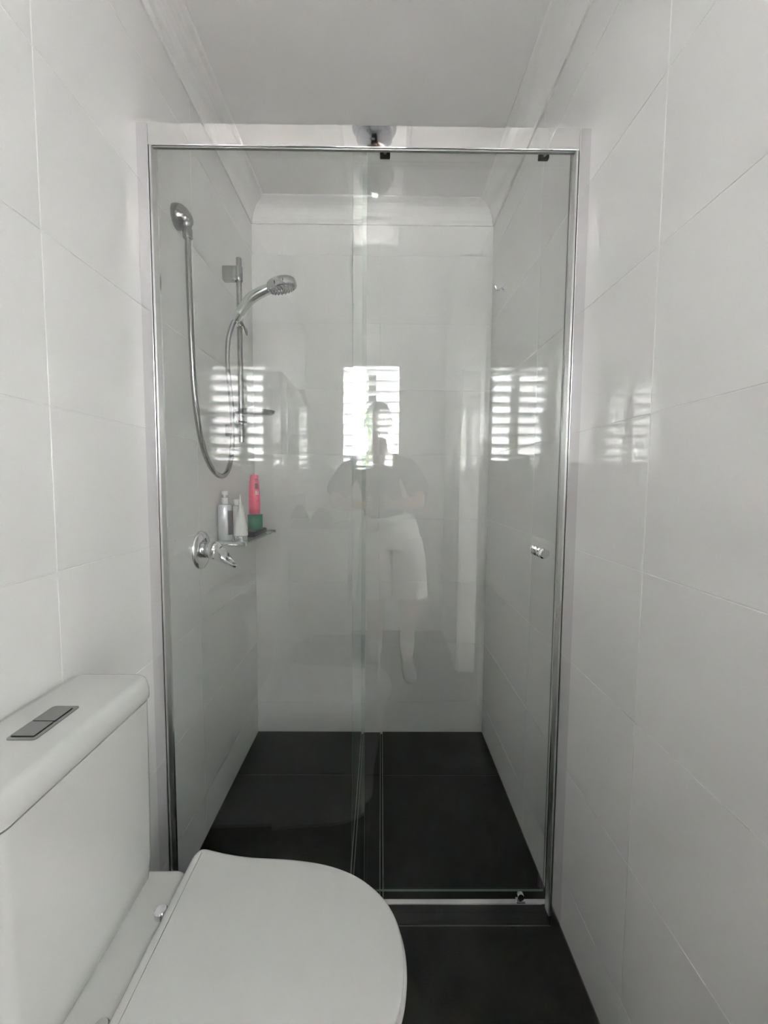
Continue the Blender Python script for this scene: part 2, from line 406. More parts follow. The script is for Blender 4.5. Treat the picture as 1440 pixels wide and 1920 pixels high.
kn = lathe([(0, -0.036), (0.010, -0.036), (0.0135, -0.033), (0.0135, -0.022), (0.010, -0.0205), (0.010, -0.017), (0.0135, -0.0155), (0.0135, -0.010), (0.0095, -0.0085), (0.0095, -0.003),
            (0.0095, 0.009), (0.0135, 0.0105), (0.0135, 0.016), (0.010, 0.0175), (0.010, 0.020), (0.0135, 0.0215), (0.0135, 0.032), (0.010, 0.035), (0, 0.035)], (0.412, 1.044, 1.013), (0, 1, 0), 28)
obj('knob', kn, M['chrome'], sl, True)
for x in (0.0045, 0.392):
    ro = obj('roller_block', bx(x - 0.0125, x + 0.0125, 1.0475, 1.059, 1.979, 1.993, 0.002), M['black'], sl)
    obj('roller_bolt', lathe([(0.005, 0), (0.005, 0.003), (0, 0.0035)], (x, 1.0475, 1.986), (0, -1, 0), 12), M['chrome'], ro)
sl.rotation_euler = (math.radians(0.25), 0, 0)
gd = thing('door_guide', 'small chrome guide under the sliding glass door on the sill', 'door guide', (0.395, 1.058, 0.028))
obj('guide_base', bx(0.383, 0.407, 1.0515, 1.0655, 0.0282, 0.034, 0.001), M['chrome'], gd)
obj('guide_roller', lathe([(0, -0.006), (0.009, -0.006), (0.010, -0.004), (0.010, 0.004), (0.009, 0.006), (0, 0.006)], (0.395, 1.0585, 0.0445), (0, 1, 0), 20), M['chrome'], gd, True)

# channel drain with tile insert
dr = thing('channel_drain', 'long tile insert channel drain in the dark shower floor', 'drain', ((DX0 + DX1) / 2, 1.5, -0.01))
obj('channel', bx(DX0 + 0.001, DX1 - 0.001, DY0, DY1, -0.0118, -0.0105), M['gap_shade'], dr)  # channel floor coloured black to paint in the darkness of the slots
for x in (DX0 + 0.001, DX1 - 0.0042): obj('frame_edge', bx(x, x + 0.0032, DY0, DY1, -0.0105, 0.0004), M['brushed'], dr)
for x in (DX0 + 0.0098, DX1 - 0.0130): obj('tray_edge', bx(x, x + 0.0032, DY0, DY1, -0.0105, 0.0004), M['brushed'], dr)
for a, b in ((DY0, 1.591), (1.591, DY1)):
    obj('tile_insert', bx(DX0 + 0.0132, DX1 - 0.0132, a + 0.001, b - 0.001, -0.0105, 0.0, 0.0006, 1), M['slate'], dr)

# ================================================================== SHOWER FITTINGS (left wall)
RX, RY = -0.522, 1.545
rail = thing('shower_rail', 'vertical chrome shower slide rail on white tiled wall', 'shower rail', (RX, RY, 1.34))
obj('rail', tube([(RX, RY, 1.337), (RX, RY, 1.998)], 0.0098, 20), M['brushed'], rail, True)
for z0, z1 in ((1.917, 1.968), (1.358, 1.402)):
    b = bx(XL, RX + 0.004, RY - 0.013, RY + 0.013, z0, z1, 0.004)
    b = lathe([(0.0125, 0), (0.0135, 0.002), (0.0135, z1 - z0 - 0.002), (0.0125, z1 - z0)], (RX, RY, z0), (0, 0, 1), 20, bm=b)
    obj('bracket', b, M['brushed'], rail, True)
sb = lathe([(0.013, 0), (0.016, 0.003), (0.016, 0.032), (0.013, 0.035)], (RX, RY, 1.752), (0, 0, 1), 24)
slider = obj('slider', sb, M['chrome'], rail, True)
obj('slider_lever', loft([[(RX + 0.012, RY - 0.012, 1.772), (RX + 0.016, RY - 0.020, 1.768), (RX + 0.020, RY - 0.012, 1.762), (RX + 0.014, RY - 0.006, 1.760)],
                          [(RX + 0.020, RY - 0.016, 1.745), (RX + 0.028, RY - 0.022, 1.742), (RX + 0.034, RY - 0.016, 1.738), (RX + 0.026, RY - 0.008, 1.735)],
                          [(RX + 0.026, RY - 0.017, 1.724), (RX + 0.031, RY - 0.020, 1.722), (RX + 0.034, RY - 0.016, 1.721), (RX + 0.030, RY - 0.012, 1.720)]]), M['brushed'], slider, True)
P0, P1 = Vector((-0.523, 1.500, 1.762)), Vector((-0.503, 1.492, 1.786))
dh = (P1 - P0).normalized()
obj('holder', lathe([(0.013, 0), (0.0165, 0.003), (0.0175, 0.030), (0.015, 0.033)], P0, dh, 24), M['chrome'], slider, True)
obj('holder_pivot', tube([(RX, RY, 1.768), (RX + 0.004, 1.505, 1.770)], 0.011, 16), M['chrome'], slider, True)
dish = lathe([(0.0, 0.0), (0.060, 0.0), (0.071, 0.006), (0.0735, 0.014), (0.0715, 0.0145), (0.068, 0.008), (0.058, 0.003), (0, 0.003)], (-0.463, RY - 0.03, 1.434), (0, 0, 1), 40, sx=0.72, sy_=1.0)
sd = obj('soap_dish', dish, pane_mat('smoky acrylic', (0.45, 0.45, 0.46), 0.10), rail, True)
obj('dish_clip', lathe([(0.011, 0), (0.015, 0), (0.015, 0.030), (0.011, 0.030)], (RX, RY, 1.414), (0, 0, 1), 20), M['chrome'], sd, True)
obj('dish_ring', lathe([(0.011, 0), (0.0205, 0), (0.0205, 0.004), (0.011, 0.004)], (RX, RY, 1.410), (0, 0, 1), 24), M['black'], sd, True)

# hand shower
hs = thing('hand_shower', 'chrome hand shower with round spray head held on the rail', 'shower head', tuple(P1))
hp = spline([P0 + dh * 0.022, (-0.470, 1.485, 1.822), (-0.440, 1.480, 1.842), (-0.405, 1.475, 1.856), (-0.385, 1.472, 1.862)], 6)
n = len(hp)
obj('handle', tube(hp, [0.0165 + 0.002 * math.sin(math.pi * i / (n - 1)) - (0.001 * i / n) for i in range(n)], 20), mat('pale chrome', (0.60, 0.63, 0.60), 0.14, 0.95), hs, True)
HC = Vector((-0.346, 1.468, 1.858)); HN = Vector((0.24, 0.17, -1.0)).normalized()
hb_ = lathe([(0, -0.031), (0.030, -0.031), (0.044, -0.028), (0.0495, -0.023), (0.0515, -0.016), (0.0515, 0.0), (0.0495, 0.002), (0.0, 0.002)], HC, HN, 40)
head = obj('head', hb_, mat('dark chrome', (0.42, 0.42, 0.43), 0.09, 1.0), hs, True)
obj('neck', tube([(-0.398, 1.474, 1.860), (-0.372, 1.471, 1.868), (-0.350, 1.469, 1.872)], [0.015, 0.019, 0.021], 18), M['chrome'], hs, True)
fb = lathe([(0, 0.0022), (0.0465, 0.0022), (0.0465, 0.0035), (0, 0.0035)], HC, HN, 36)
hu, hv = frame_of(HN)
face = obj('spray_face', fb, M['brushed'], head, True)
nz = None
for ring, cnt in ((0.041, 20), (0.031, 15), (0.020, 10), (0.009, 5)):
    for k in range(cnt):
        a = 2 * math.pi * k / cnt
        nz = lathe([(0.0022, 0.0), (0.0018, 0.004), (0, 0.004)], HC + HN * 0.0033 + (hu * math.cos(a) + hv * math.sin(a)) * ring, HN, 8, bm=nz)
nzo = obj('nozzles', nz, M['brushed'], head); nzo['kind'] = 'stuff'

# wall elbow and hose
EY, EZ = 1.200, 1.926
el = thing('wall_elbow', 'rounded chrome water outlet elbow on the tiles above the hose', 'shower outlet', (XL, EY, EZ))
rr = []
for x, sw, sh_, dz in ((0.0, 0.030, 0.033, 0.0), (0.006, 0.031, 0.034, 0.0), (0.020, 0.028, 0.031, 0.001), (0.033, 0.022, 0.024, -0.002), (0.043, 0.014, 0.015, -0.006), (0.047, 0.005, 0.006, -0.008)):
    rr.append([(XL + x, EY + sw * math.cos(2 * math.pi * k / 28), EZ + dz + sh_ * math.sin(2 * math.pi * k / 28)) for k in range(28)])
obj('body', loft(rr), M['brushed'], el, True)
EX = XL + 0.033
obj('outlet', lathe([(0.011, 0), (0.0125, 0.002), (0.0125, 0.012), (0.0115, 0.014), (0.0115, 0.020), (0.013, 0.022), (0.013, 0.044), (0.011, 0.046)], (EX, EY - 0.004, EZ - 0.014), (0.02, 0, -1), 20), M['brushed'], el, True)
hz = [(EX + 0.001, 1.196, 1.872), (EX + 0.001, 1.197, 1.77), (EX + 0.002, 1.20, 1.62), (EX + 0.002, 1.21, 1.47), (EX + 0.003, 1.23, 1.36), (EX + 0.006, 1.265, 1.275), (EX + 0.012, 1.315, 1.222),
      (EX + 0.016, 1.375, 1.208), (EX + 0.018, 1.425, 1.235), (EX + 0.017, 1.462, 1.30), (EX + 0.012, 1.485, 1.40), (EX + 0.004, 1.495, 1.50), (EX - 0.005, 1.497, 1.60), (EX - 0.002, 1.497, 1.69), (EX + 0.012, 1.499, 1.742), (-0.524, 1.4995, 1.761)]
hose = thing('shower_hose', 'looped brushed metal shower hose hanging on the left tiles', 'hose', (EX, 1.196, 1.872))
obj('hose', tube(spline(hz, 10), 0.0083, 14), M['brushed'], hose, True)

# mixer tap
MY, MZ = 1.306, 0.970
mx = thing('shower_mixer', 'chrome shower mixer tap with loop lever on round wall plate', 'tap', (XL, MY, MZ))
obj('flange', lathe([(0.0615, 0), (0.0615, 0.004), (0.058, 0.009), (0.045, 0.013), (0.030, 0.015), (0.0, 0.015)], (XL, MY, MZ), (1, 0, 0), 48), M['chrome'], mx, True)
obj('neck', lathe([(0.026, 0.012), (0.026, 0.024), (0.023, 0.0245), (0.023, 0.029), (0.028, 0.030), (0.0295, 0.036), (0.0290, 0.050), (0.025, 0.059), (0.015, 0.065), (0, 0.066)], (XL, MY, MZ), (1, 0, 0), 36), M['chrome'], mx, True)
lv = bmesh.new()
ax = Vector((0.82, -0.12, -0.56)).normalized(); wd = Vector((0.14, 0.99, 0.0)).normalized(); nm = ax.cross(wd).normalized()
O = Vector((XL + 0.036, MY - 0.004, MZ + 0.006))
NS = 40
def thick(p): return 0.0215 - 0.0165 * min(1.0, max(0.0, p / 0.080))
sec = []
for key, c0, ra, rb, rt in (('o', 0.052, 0.050, 0.0265, 0.0185), ('i', 0.0740, 0.0165, 0.0105, 0.0105)):
    for s_, f_ in (('t', 1.0), ('m', 0.55), ('n', -0.55), ('b', -1.0)):
        ins = 0.0032 if s_ in 'tb' else 0.0
        ins = ins if key == 'o' else -ins
        pts = []
        for k in range(NS):
            a = 2 * math.pi * k / NS; ca, sa = math.cos(a), math.sin(a)
            wdt = rb + (rt - rb) * max(0.0, ca)
            p = c0 + (ra - ins) * ca; q = (wdt - ins) * sa
            pts.append(lv.verts.new(O + ax * p + wd * q + nm * thick(p) * f_))
        sec.append((key + s_, pts))
V = dict(sec)
for k in range(NS):
    j = (k + 1) % NS
    for a, b in (('ot', 'om'), ('om', 'on'), ('on', 'ob'), ('ob', 'ib'), ('ib', 'in'), ('in', 'im'), ('im', 'it'), ('it', 'ot')):
        lv.faces.new((V[a][k], V[a][j], V[b][j], V[b][k]))
obj('lever', lv, M['chrome'], mx, True)

# glass shelf on the left wall
SZ = 0.984
sf = thing('glass_shelf', 'small glass shelf with chrome end bars on the shower wall', 'shelf', (XL, 1.55, SZ))
obj('shelf_pane', bx(XL + 0.002, XL + 0.128, 1.352, 1.738, SZ - 0.006, SZ, 0.001), None, sf, mats=[pane_mat('shelf glass', (0.80, 0.86, 0.83))])
for y in (1.352, 1.738):
    b = tube([(XL, y, SZ - 0.002), (XL + 0.131, y, SZ - 0.002)], 0.0075, 16); b = lathe([(0.012, 0), (0.012, 0.004), (0.009, 0.007), (0, 0.007)], (XL, y, SZ - 0.002), (1, 0, 0), 20, bm=b)
    obj('end_bar', b, M['chrome'], sf, True)
# things on the shelf
def bottle_label(name, o, r, z0, z1, x, y, a0, a1, m, n=10):
    """curved print on a round bottle, between two angles"""
    b = bmesh.new(); A = []; B = []
    for k in range(n + 1):
        a = math.radians(a0 + (a1 - a0) * k / n); A.append(b.verts.new((x + r * math.cos(a), y + r * math.sin(a), z0))); B.append(b.verts.new((x + r * math.cos(a), y + r * math.sin(a), z1)))
    for k in range(n): b.faces.new((A[k], A[k + 1], B[k + 1], B[k]))
    return obj(name, b, m, o, True)
px, py = -0.5485, 1.440
pb = thing('pump_bottle', 'silver pump bottle standing at the near end of the glass shelf', 'bottle', (px, py, SZ))
bd = obj('body', lathe([(0.0, 0), (0.0235, 0), (0.0255, 0.003), (0.0255, 0.118), (0.023, 0.1235), (0.0125, 0.126), (0.0, 0.126)], (px, py, SZ + 0.001), (0, 0, 1), 32), M['silver_label'], pb, True)
bottle_label('label_print', bd, 0.0257, SZ + 0.02, SZ + 0.105, px, py, -50, 40, M['dark_label'])
bottle_label('label_stripe', bd, 0.0259, SZ + 0.065, SZ + 0.098, px, py, -8, 18, M['red_label'])
obj('collar', lathe([(0.0125, 0.1262), (0.0125, 0.148), (0.0105, 0.150), (0, 0.150)], (px, py, SZ + 0.001), (0, 0, 1), 24), M['silver_label'], pb, True)
obj('pump_head', lathe([(0.005, 0.150), (0.005, 0.158), (0.011, 0.159), (0.011, 0.170), (0.009, 0.172), (0, 0.172)], (px, py, SZ + 0.001), (0, 0, 1), 20), M['white_plastic'], pb, True)
qx, qy = -0.527, 1.502
pb2 = thing('lotion_bottle', 'white capped lotion bottle behind the silver pump bottle', 'bottle', (qx, qy, SZ))
b2 = obj('body', lathe([(0, 0), (0.0205, 0), (0.022, 0.003), (0.022, 0.112), (0.019, 0.117), (0.012, 0.119), (0, 0.119)], (qx, qy, SZ + 0.001), (0, 0, 1), 28), M['white_plastic'], pb2, True)
bottle_label('label_print', b2, 0.0222, SZ + 0.03, SZ + 0.085, qx, qy, -70, 20, M['dark_label'])
obj('cap', lathe([(0.0105, 0.1192), (0.014, 0.130), (0.014, 0.140), (0, 0.141)], (qx, qy, SZ + 0.001), (0, 0, 1), 24), M['white_plastic'], pb2, True)
tx, ty = -0.4905, 1.428
tb = thing('squeeze_tube', 'white squeeze tube standing on its clear cap at the shelf edge', 'tube', (tx, ty, SZ))
rr = []
for z, hw, hd_ in ((0.018, 0.0235, 0.020), (0.022, 0.0245, 0.021), (0.050, 0.0215, 0.0225), (0.090, 0.0135, 0.024), (0.130, 0.005, 0.0255), (0.160, 0.0012, 0.026)):
    rr.append([(tx + hw * math.cos(2 * math.pi * k / 28) * 0.947 - hd_ * math.sin(2 * math.pi * k / 28) * 0.322, ty + hw * math.cos(2 * math.pi * k / 28) * 0.322 + hd_ * math.sin(2 * math.pi * k / 28) * 0.947, SZ + z) for k in range(28)])
obj('body', loft(rr), M['white_plastic'], tb, True)
obj('cap', lathe([(0, 0.0005), (0.0225, 0.0005), (0.0225, 0.0165), (0.0, 0.0165)], (tx, ty, SZ), (0, 0, 1), 28), M['chrome'], tb, True)
tr = thing('soap_tray', 'flat black tray on the glass shelf under the green jar', 'tray', (-0.498, 1.59, SZ))
b = bx(-0.532, -0.466, 1.505, 1.668, SZ + 0.0005, SZ + 0.021, 0.005, 3)
to = obj('tray', b, M['black'], tr, True)
gx, gy = -0.4955, 1.610
gj = thing('jar', 'squat green jar on the black tray below the pink bottle', 'jar', (gx, gy, SZ + 0.021))
obj('body', lathe([(0, 0), (0.027, 0), (0.0285, 0.002), (0.0285, 0.040), (0.027, 0.042), (0, 0.042)], (gx, gy, SZ + 0.0213), (0, 0, 1), 32), M['green'], gj, True)
obj('lid', lathe([(0, 0.0422), (0.0288, 0.0422), (0.0288, 0.056), (0.027, 0.0575), (0, 0.0575)], (gx, gy, SZ + 0.0213), (0, 0, 1), 32), M['green'], gj, True)
zb = SZ + 0.0213 + 0.0577
pk = thing('shampoo_bottle', 'pink shampoo bottle standing upside down on the green jar', 'bottle', (gx, gy, zb))
def oval(zs):
    return [[(gx - 0.002 + a * math.cos(2 * math.pi * k / 32), gy + c * math.sin(2 * math.pi * k / 32), zb + z) for k in range(32)] for z, a, c in zs]
obj('cap', loft(oval(((0.0003, 0.020, 0.016), (0.002, 0.0218, 0.0175), (0.022, 0.0222, 0.018)))), M['pink_cap'], pk, True)
pkb = obj('body', loft(oval(((0.0222, 0.0225, 0.0182), (0.05, 0.0225, 0.0185), (0.10, 0.0205, 0.0175), (0.148, 0.0160, 0.012), (0.155, 0.0140, 0.009)))), M['pink'], pk, True)
def oval_print(name, a0, a1, z0, z1, m):
    def R_(z): 
        t = (z - 0.05) / 0.05
        return (0.0225 - 0.002 * max(0, t) + 0.0003, 0.0185 - 0.001 * max(0, t) + 0.0003) if z < 0.10 else (0.0205 - 0.0045 * (z - 0.10) / 0.048 + 0.0003, 0.0175 - 0.0055 * (z - 0.10) / 0.048 + 0.0003)
    b = bmesh.new(); A = []; B = []
    for k in range(7):
        a = math.radians(a0 + (a1 - a0) * k / 6)
        for L_, z in ((A, z0), (B, z1)):
            ra, rc = R_(z); L_.append(b.verts.new((gx - 0.002 + ra * math.cos(a), gy + rc * math.sin(a), zb + z)))
    for k in range(6): b.faces.new((A[k], A[k + 1], B[k + 1], B[k]))
    return obj(name, b, m, pkb)
for z0, z1, a0, a1 in ((0.135, 0.139, -72, -35), (0.129, 0.1325, -68, -40), (0.052, 0.054, -55, -30)): oval_print('print_line', a0, a1, z0, z1, M['dark_label'])
oval_print('print_block', -70, -30, 0.100, 0.122, mat('grey print', (0.22, 0.10, 0.12), 0.4))
oval_print('label', -62, -30, 0.078, 0.092, M['white_plastic'])
for z0, z1 in ((0.087, 0.090), (0.081, 0.0835)): 
    o = oval_print('print_line', -54, -33, z0, z1, M['dark_label']); o.location = (0.0003, -0.0003, 0)

# robe hook on the right wall
hk = thing('robe_hook', 'tiny chrome robe hook on the right shower wall', 'hook', (XR, 1.70, 1.97))
obj('plate', lathe([(0.014, 0), (0.014, 0.004), (0.011, 0.006), (0, 0.006)], (XR, 1.70, 1.975), (-1, 0, 0), 24), M['chrome'], hk, True)
obj('peg', tube([(XR - 0.004, 1.70, 1.975), (XR - 0.022, 1.70, 1.968), (XR - 0.032, 1.70, 1.972), (XR - 0.036, 1.70, 1.984)], [0.0055, 0.005, 0.005, 0.006], 12), M['chrome'], hk, True)

# ================================================================== TOILET
TY = 0.597
toi = thing('toilet', 'white close coupled toilet with closed lid beside the shower screen', 'toilet', (-0.30, TY, 0))
def rrect(x0, x1, y0, y1, r, n=6):
    out = []
    for cx, cy_, a0 in ((x1 - r, y1 - r, 0), (x0 + r, y1 - r, 90), (x0 + r, y0 + r, 180), (x1 - r, y0 + r, 270)):
        for k in range(n + 1):
            a = math.radians(a0 + 90 * k / n); out.append((cx + r * math.cos(a), cy_ + r * math.sin(a)))
    return out
def ring_at(pts, z): return [(x, y, z) for x, y in pts]
XB = XL + 0.002
rr = []
for z, fx, hw, r in ((0.4215, -0.446, 0.150, 0.02), (0.430, -0.440, 0.155, 0.02), (0.47, -0.4365, 0.158, 0.022), (0.60, -0.4355, 0.1595, 0.022), (0.778, -0.4345, 0.161, 0.022)):
    rr.append(ring_at(rrect(XB, fx, TY - hw, TY + hw, r), z))
obj('cistern', loft(rr), M['ceramic'], toi, True)
rr = []
for z, ins, r in ((0.7820, 0.002, 0.022), (0.7845, 0.0, 0.024), (0.800, 0.0, 0.024), (0.812, 0.002, 0.024), (0.8195, 0.0055, 0.022), (0.823, 0.011, 0.018), (0.8238, 0.017, 0.012)):
    rr.append(ring_at(rrect(XB + ins * 0.3, -0.4305 - ins, TY - 0.163 + ins * 0.6, TY + 0.163 - ins * 0.6, r), z))
clid = obj('cistern_lid', loft(rr), M['ceramic'], toi, True)
fpz = 0.8240
fpl = obj('flush_plate', loft([ring_at(rrect(-0.524, -0.4815, 0.5515, 0.6385, 0.005), fpz), ring_at(rrect(-0.524, -0.4815, 0.5515, 0.6385, 0.005), fpz + 0.0015)]), M['brushed'], toi)
obj('button_shade', bx(-0.5195, -0.488, 0.5575, 0.632, fpz + 0.0012, fpz + 0.00165), M['gap_shade'], fpl)  # black sheet painting the shade around the flush buttons
for y0, y1 in ((0.5585, 0.5935), (0.5952, 0.6315)):
    obj('flush_button', loft([ring_at(rrect(-0.5225, -0.4888, y0, y1, 0.002), fpz + 0.0014), ring_at(rrect(-0.5225, -0.4888, y0, y1, 0.002), fpz + 0.0028)]), M['brushed'], fpl)
half = [(-0.3735, 0.165), (-0.3725, 0.180), (-0.366, 0.1915), (-0.355, 0.1945), (-0.335, 0.1905), (-0.305, 0.1835), (-0.26, 0.1765), (-0.21, 0.1735), (-0.16, 0.1695), (-0.105, 0.160), (-0.062, 0.146),
        (-0.028, 0.128), (0.003, 0.102), (0.024, 0.074), (0.037, 0.040), (0.0415, 0.0)]
def seat_outline(off, xb=None):
    pts = [Vector((x, y, 0)) for x, y in half]
    full = pts + [Vector((p.x, -p.y, 0)) for p in reversed(pts[:-1])]
    sp_ = spline(full, 5, closed=False)
    out = []
    n_ = len(sp_)
    for i, p in enumerate(sp_):
        d = sp_[min(i + 1, n_ - 1)] - sp_[max(i - 1, 0)]; nrm = Vector((-d.y, d.x, 0)).normalized()
        q = p + nrm * off
        if xb is not None: q.x = max(q.x, xb)
        out.append((q.x, TY + q.y))
    return out
LZ = 0.440
def slab(offs):
    return loft([ring_at(seat_outline(o, -0.3735 - max(0, o) * 0.2), z) for o, z in offs])
obj('lid', slab(((-0.004, LZ - 0.016), (0.0, LZ - 0.0135), (0.0, LZ - 0.006), (-0.003, LZ - 0.002), (-0.008, LZ - 0.0004), (-0.014, LZ))), M['seatplastic'], toi, True)
obj('seat', slab(((-0.002, LZ - 0.034), (0.004, LZ - 0.031), (0.0045, LZ - 0.022), (0.002, LZ - 0.0185), (-0.004, LZ - 0.017))), M['seatplastic'], toi, True)
# pan: back-to-wall skirt plus rim
def pan_ring(z, k, xf, hw):
    out = []
    for x, y in seat_outline(-0.003):
        xx = -0.3735 + (x + 0.3735) * k * (xf + 0.3735) / 0.415
        out.append((xx, TY + (y - TY) * hw, z))
    return [(XB, TY - 0.165 * min(1, hw + 0.05), z)] + [(XB, TY + 0.165 * min(1, hw + 0.05), z)] + out
obj('pan', loft([pan_ring(0.0, 1, -0.02, 0.72), pan_ring(0.10, 1, -0.015, 0.74), pan_ring(0.25, 1, 0.01, 0.84), pan_ring(0.34, 1, 0.03, 0.93), pan_ring(0.385, 1, 0.037, 0.955), pan_ring(0.403, 1, 0.037, 0.955), pan_ring(0.4055, 1, 0.033, 0.95)]), M['ceramic'], toi, True)
rr = []
for z, ins in ((0.395, 0.0), (0.415, 0.0), (0.4195, 0.003), (0.421, 0.008)):
    rr.append(ring_at(rrect(XB, -0.377 - ins, TY - 0.166 + ins, TY + 0.166 - ins, 0.018), z))
obj('rear_ledge', loft(rr), M['ceramic'], toi, True)
for y in (TY + 0.078, TY - 0.078):
    obj('hinge', lathe([(0.011, 0), (0.011, 0.010), (0.009, 0.012), (0, 0.012)], (-0.384, y, 0.4212), (0, 0, 1), 18), M['chrome'], toi, True)

# ================================================================== CEILING HEATER LIGHT
hx = -0.030
ht = thing('bathroom_heater', 'white ceiling heater panel with shiny heat lamp and round opal light', 'heater', (hx, 0.27, ZC))
b = loft([ring_at(rrect(hx - 0.125, hx + 0.125, -0.08, 0.69, 0.02), ZC - 0.001), ring_at(rrect(hx - 0.125, hx + 0.125, -0.08, 0.69, 0.02), ZC - 0.012), ring_at(rrect(hx - 0.108, hx + 0.108, -0.063, 0.673, 0.015), ZC - 0.026)])
obj('panel', b, M['trimpaint'], ht)
for y in (0.585, 0.42):
    lamp = obj('heat_lamp', lathe([(0, -0.098), (0.020, -0.0965), (0.038, -0.090), (0.052, -0.079), (0.060, -0.066), (0.062, -0.052), (0.060, -0.038), (0.055, -0.0265)], (hx, y, ZC), (0, 0, 1), 40), M['lampface'], ht, True)
    obj('lamp_ring', lathe([(0.056, -0.027), (0.074, -0.027), (0.074, -0.031), (0.060, -0.033)], (hx, y, ZC), (0, 0, 1), 40), M['chrome'], lamp, True)
obj('opal_light', lathe([(0, -0.040), (0.050, -0.039), (0.080, -0.035), (0.090, -0.030), (0.090, -0.0265)], (hx, 0.06, ZC), (0, 0, 1), 40), M['diffuser'], ht, True)
obj('light_rim', lathe([(0.091, -0.0265), (0.100, -0.0265), (0.100, -0.031), (0.091, -0.033)], (hx, 0.06, ZC), (0, 0, 1), 40), M['trimpaint'], ht, True)

# ================================================================== VANITY SIDE (behind the camera)
VX1, VY0, VY1, VZ = -0.20, YR + 0.03, -0.45, 0.905
vn = thing('vanity', 'white wall hung vanity cabinet with stone top on the left tiled wall', 'cabinet', (-0.40, -0.75, 0.40))
obj('body', bx(XL + 0.002, VX1 - 0.02, VY0, VY1 - 0.01, 0.40, VZ - 0.03, 0.002), M['trimpaint'], vn)
obj('top', bx(XL + 0.002, VX1, VY0, VY1, VZ - 0.03, VZ, 0.003), M['stone_top'], vn)
for k in range(2):
    y0 = VY0 + 0.004 + k * 0.30
    d = obj('door', bx(VX1 - 0.0195, VX1 - 0.003, y0, y0 + 0.295, 0.405, VZ - 0.036, 0.002), M['trimpaint'], vn)
    obj('handle', bx(VX1 - 0.003, VX1 + 0.006, y0 + 0.10, y0 + 0.20, VZ - 0.06, VZ - 0.052, 0.002), M['chrome'], d)
mc = thing('mirror_cabinet', 'shallow mirror cabinet on the left tiled wall above the vanity', 'cabinet', (XL, -0.55, 1.117))
obj('carcass', bx(XL + 0.001, XL + 0.046, YR + 0.06, -0.14, 1.117, 1.774, 0.001), M['trimpaint'], mc)
obj('mirror_door', bx(XL + 0.0465, XL + 0.051, YR + 0.06, -0.14, 1.117, 1.774, 0.0005), M['mirror'], mc)
for i, (bxx, byy, rw, rh) in enumerate(((-0.512, -0.50, 0.056, 0.150), (-0.372, -0.51, 0.070, 0.125))):
    lab = ('taller dark grey cloth wash bag on the vanity top against the wall', 'wider dark grey cloth wash bag on the vanity top near its edge')[i]
    bgt = thing('wash_bag', lab, 'bag', (bxx, byy, VZ))
    rr = []
    for t, s in ((0.0, 0.85), (0.04, 0.98), (0.25, 1.04), (0.5, 0.98), (0.75, 0.72), (0.92, 0.38), (1.0, 0.12)):
        rr.append([(bxx + rw * s * math.cos(2 * math.pi * k / 24) * (1 + 0.05 * math.sin(5 * k)), byy + 0.045 * s * math.sin(2 * math.pi * k / 24), VZ + 0.001 + rh * t) for k in range(24)])
    obj('pouch', loft(rr), M['cloth_dark'], bgt, True)
    obj('zip', tube([(bxx - rw * 0.35, byy, VZ + rh * 0.93), (bxx, byy, VZ + rh * 1.005), (bxx + rw * 0.35, byy, VZ + rh * 0.93)], 0.004, 8), M['brushed'], bgt, True)
bs = thing('basin', 'white oval basin set on the vanity top below the mirror', 'basin', (-0.39, -0.80, VZ))
obj('bowl', lathe([(0.0, 0.004), (0.10, 0.0), (0.15, 0.02), (0.178, 0.09), (0.182, 0.10), (0.176, 0.10), (0.145, 0.035), (0.09, 0.018), (0, 0.016)], (-0.39, -0.80, VZ + 0.001), (0, 0, 1), 40, sx=1.0, sy_=1.0), M['ceramic'], bs, True)
obj('waste', lathe([(0, 0.0165), (0.02, 0.0165), (0.02, 0.020), (0, 0.021)], (-0.39, -0.80, VZ + 0.001), (0, 0, 1), 20), M['chrome'], bs, True)

# ================================================================== PERSON WITH PHONE (seen mirrored in the glass)
def skin(name, verts, edges, rad, m, parent=None, sub=2, root=0):
    me = bpy.data.meshes.new(name); me.from_pydata([Vector(v) for v in verts], edges, [])
    o = bpy.data.objects.new(name, me); C.objects.link(o)
    md = o.modifiers.new('skin', 'SKIN'); md.branch_smoothing = 0.4
    sk = me.skin_vertices[0].data
    for i, r in enumerate(rad):
        sk[i].radius = r if isinstance(r, tuple) else (r, r); sk[i].use_root = (i == root)
    s = o.modifiers.new('sub', 'SUBSURF'); s.levels = sub; s.render_levels = sub
    dg = bpy.context.evaluated_depsgraph_get(); dg.update()
    new = bpy.data.meshes.new_from_object(o.evaluated_get(dg)); C.objects.unlink(o); bpy.data.objects.remove(o)
    new.name = name; new.materials.clear(); new.materials.append(m)
    for p in new.polygons: p.use_smooth = True
    q = bpy.data.objects.new(name, new); C.objects.link(q)
    if parent is not None: put(q, parent)
    return q
pe = thing('person', 'person in grey t-shirt and long off white shorts holding up a phone', 'person', (0.06, -0.34, 0))
V_, E_, R_ = [], [], []
def av(p, r, frm=None):
    V_.append(p); R_.append(r); i = len(V_) - 1
    if frm is not None: E_.append((frm, i))
    return i
pel = av((0.055, -0.345, 0.90), (0.125, 0.10))
sp1 = av((0.030, -0.345, 1.03), (0.128, 0.105), pel)
ch = av((-0.010, -0.340, 1.19), (0.135, 0.105), sp1)
nb_ = av((-0.022, -0.335, 1.325), (0.085, 0.06), ch)
nk = av((-0.022, -0.318, 1.395), 0.052, nb_)
hd1 = av((-0.020, -0.295, 1.450), (0.062, 0.075), nk)
hd2 = av((-0.018, -0.292, 1.530), (0.074, 0.090), hd1)
hd3 = av((-0.018, -0.300, 1.600), (0.064, 0.078), hd2)
hd4 = av((-0.018, -0.302, 1.632), (0.030, 0.040), hd3)
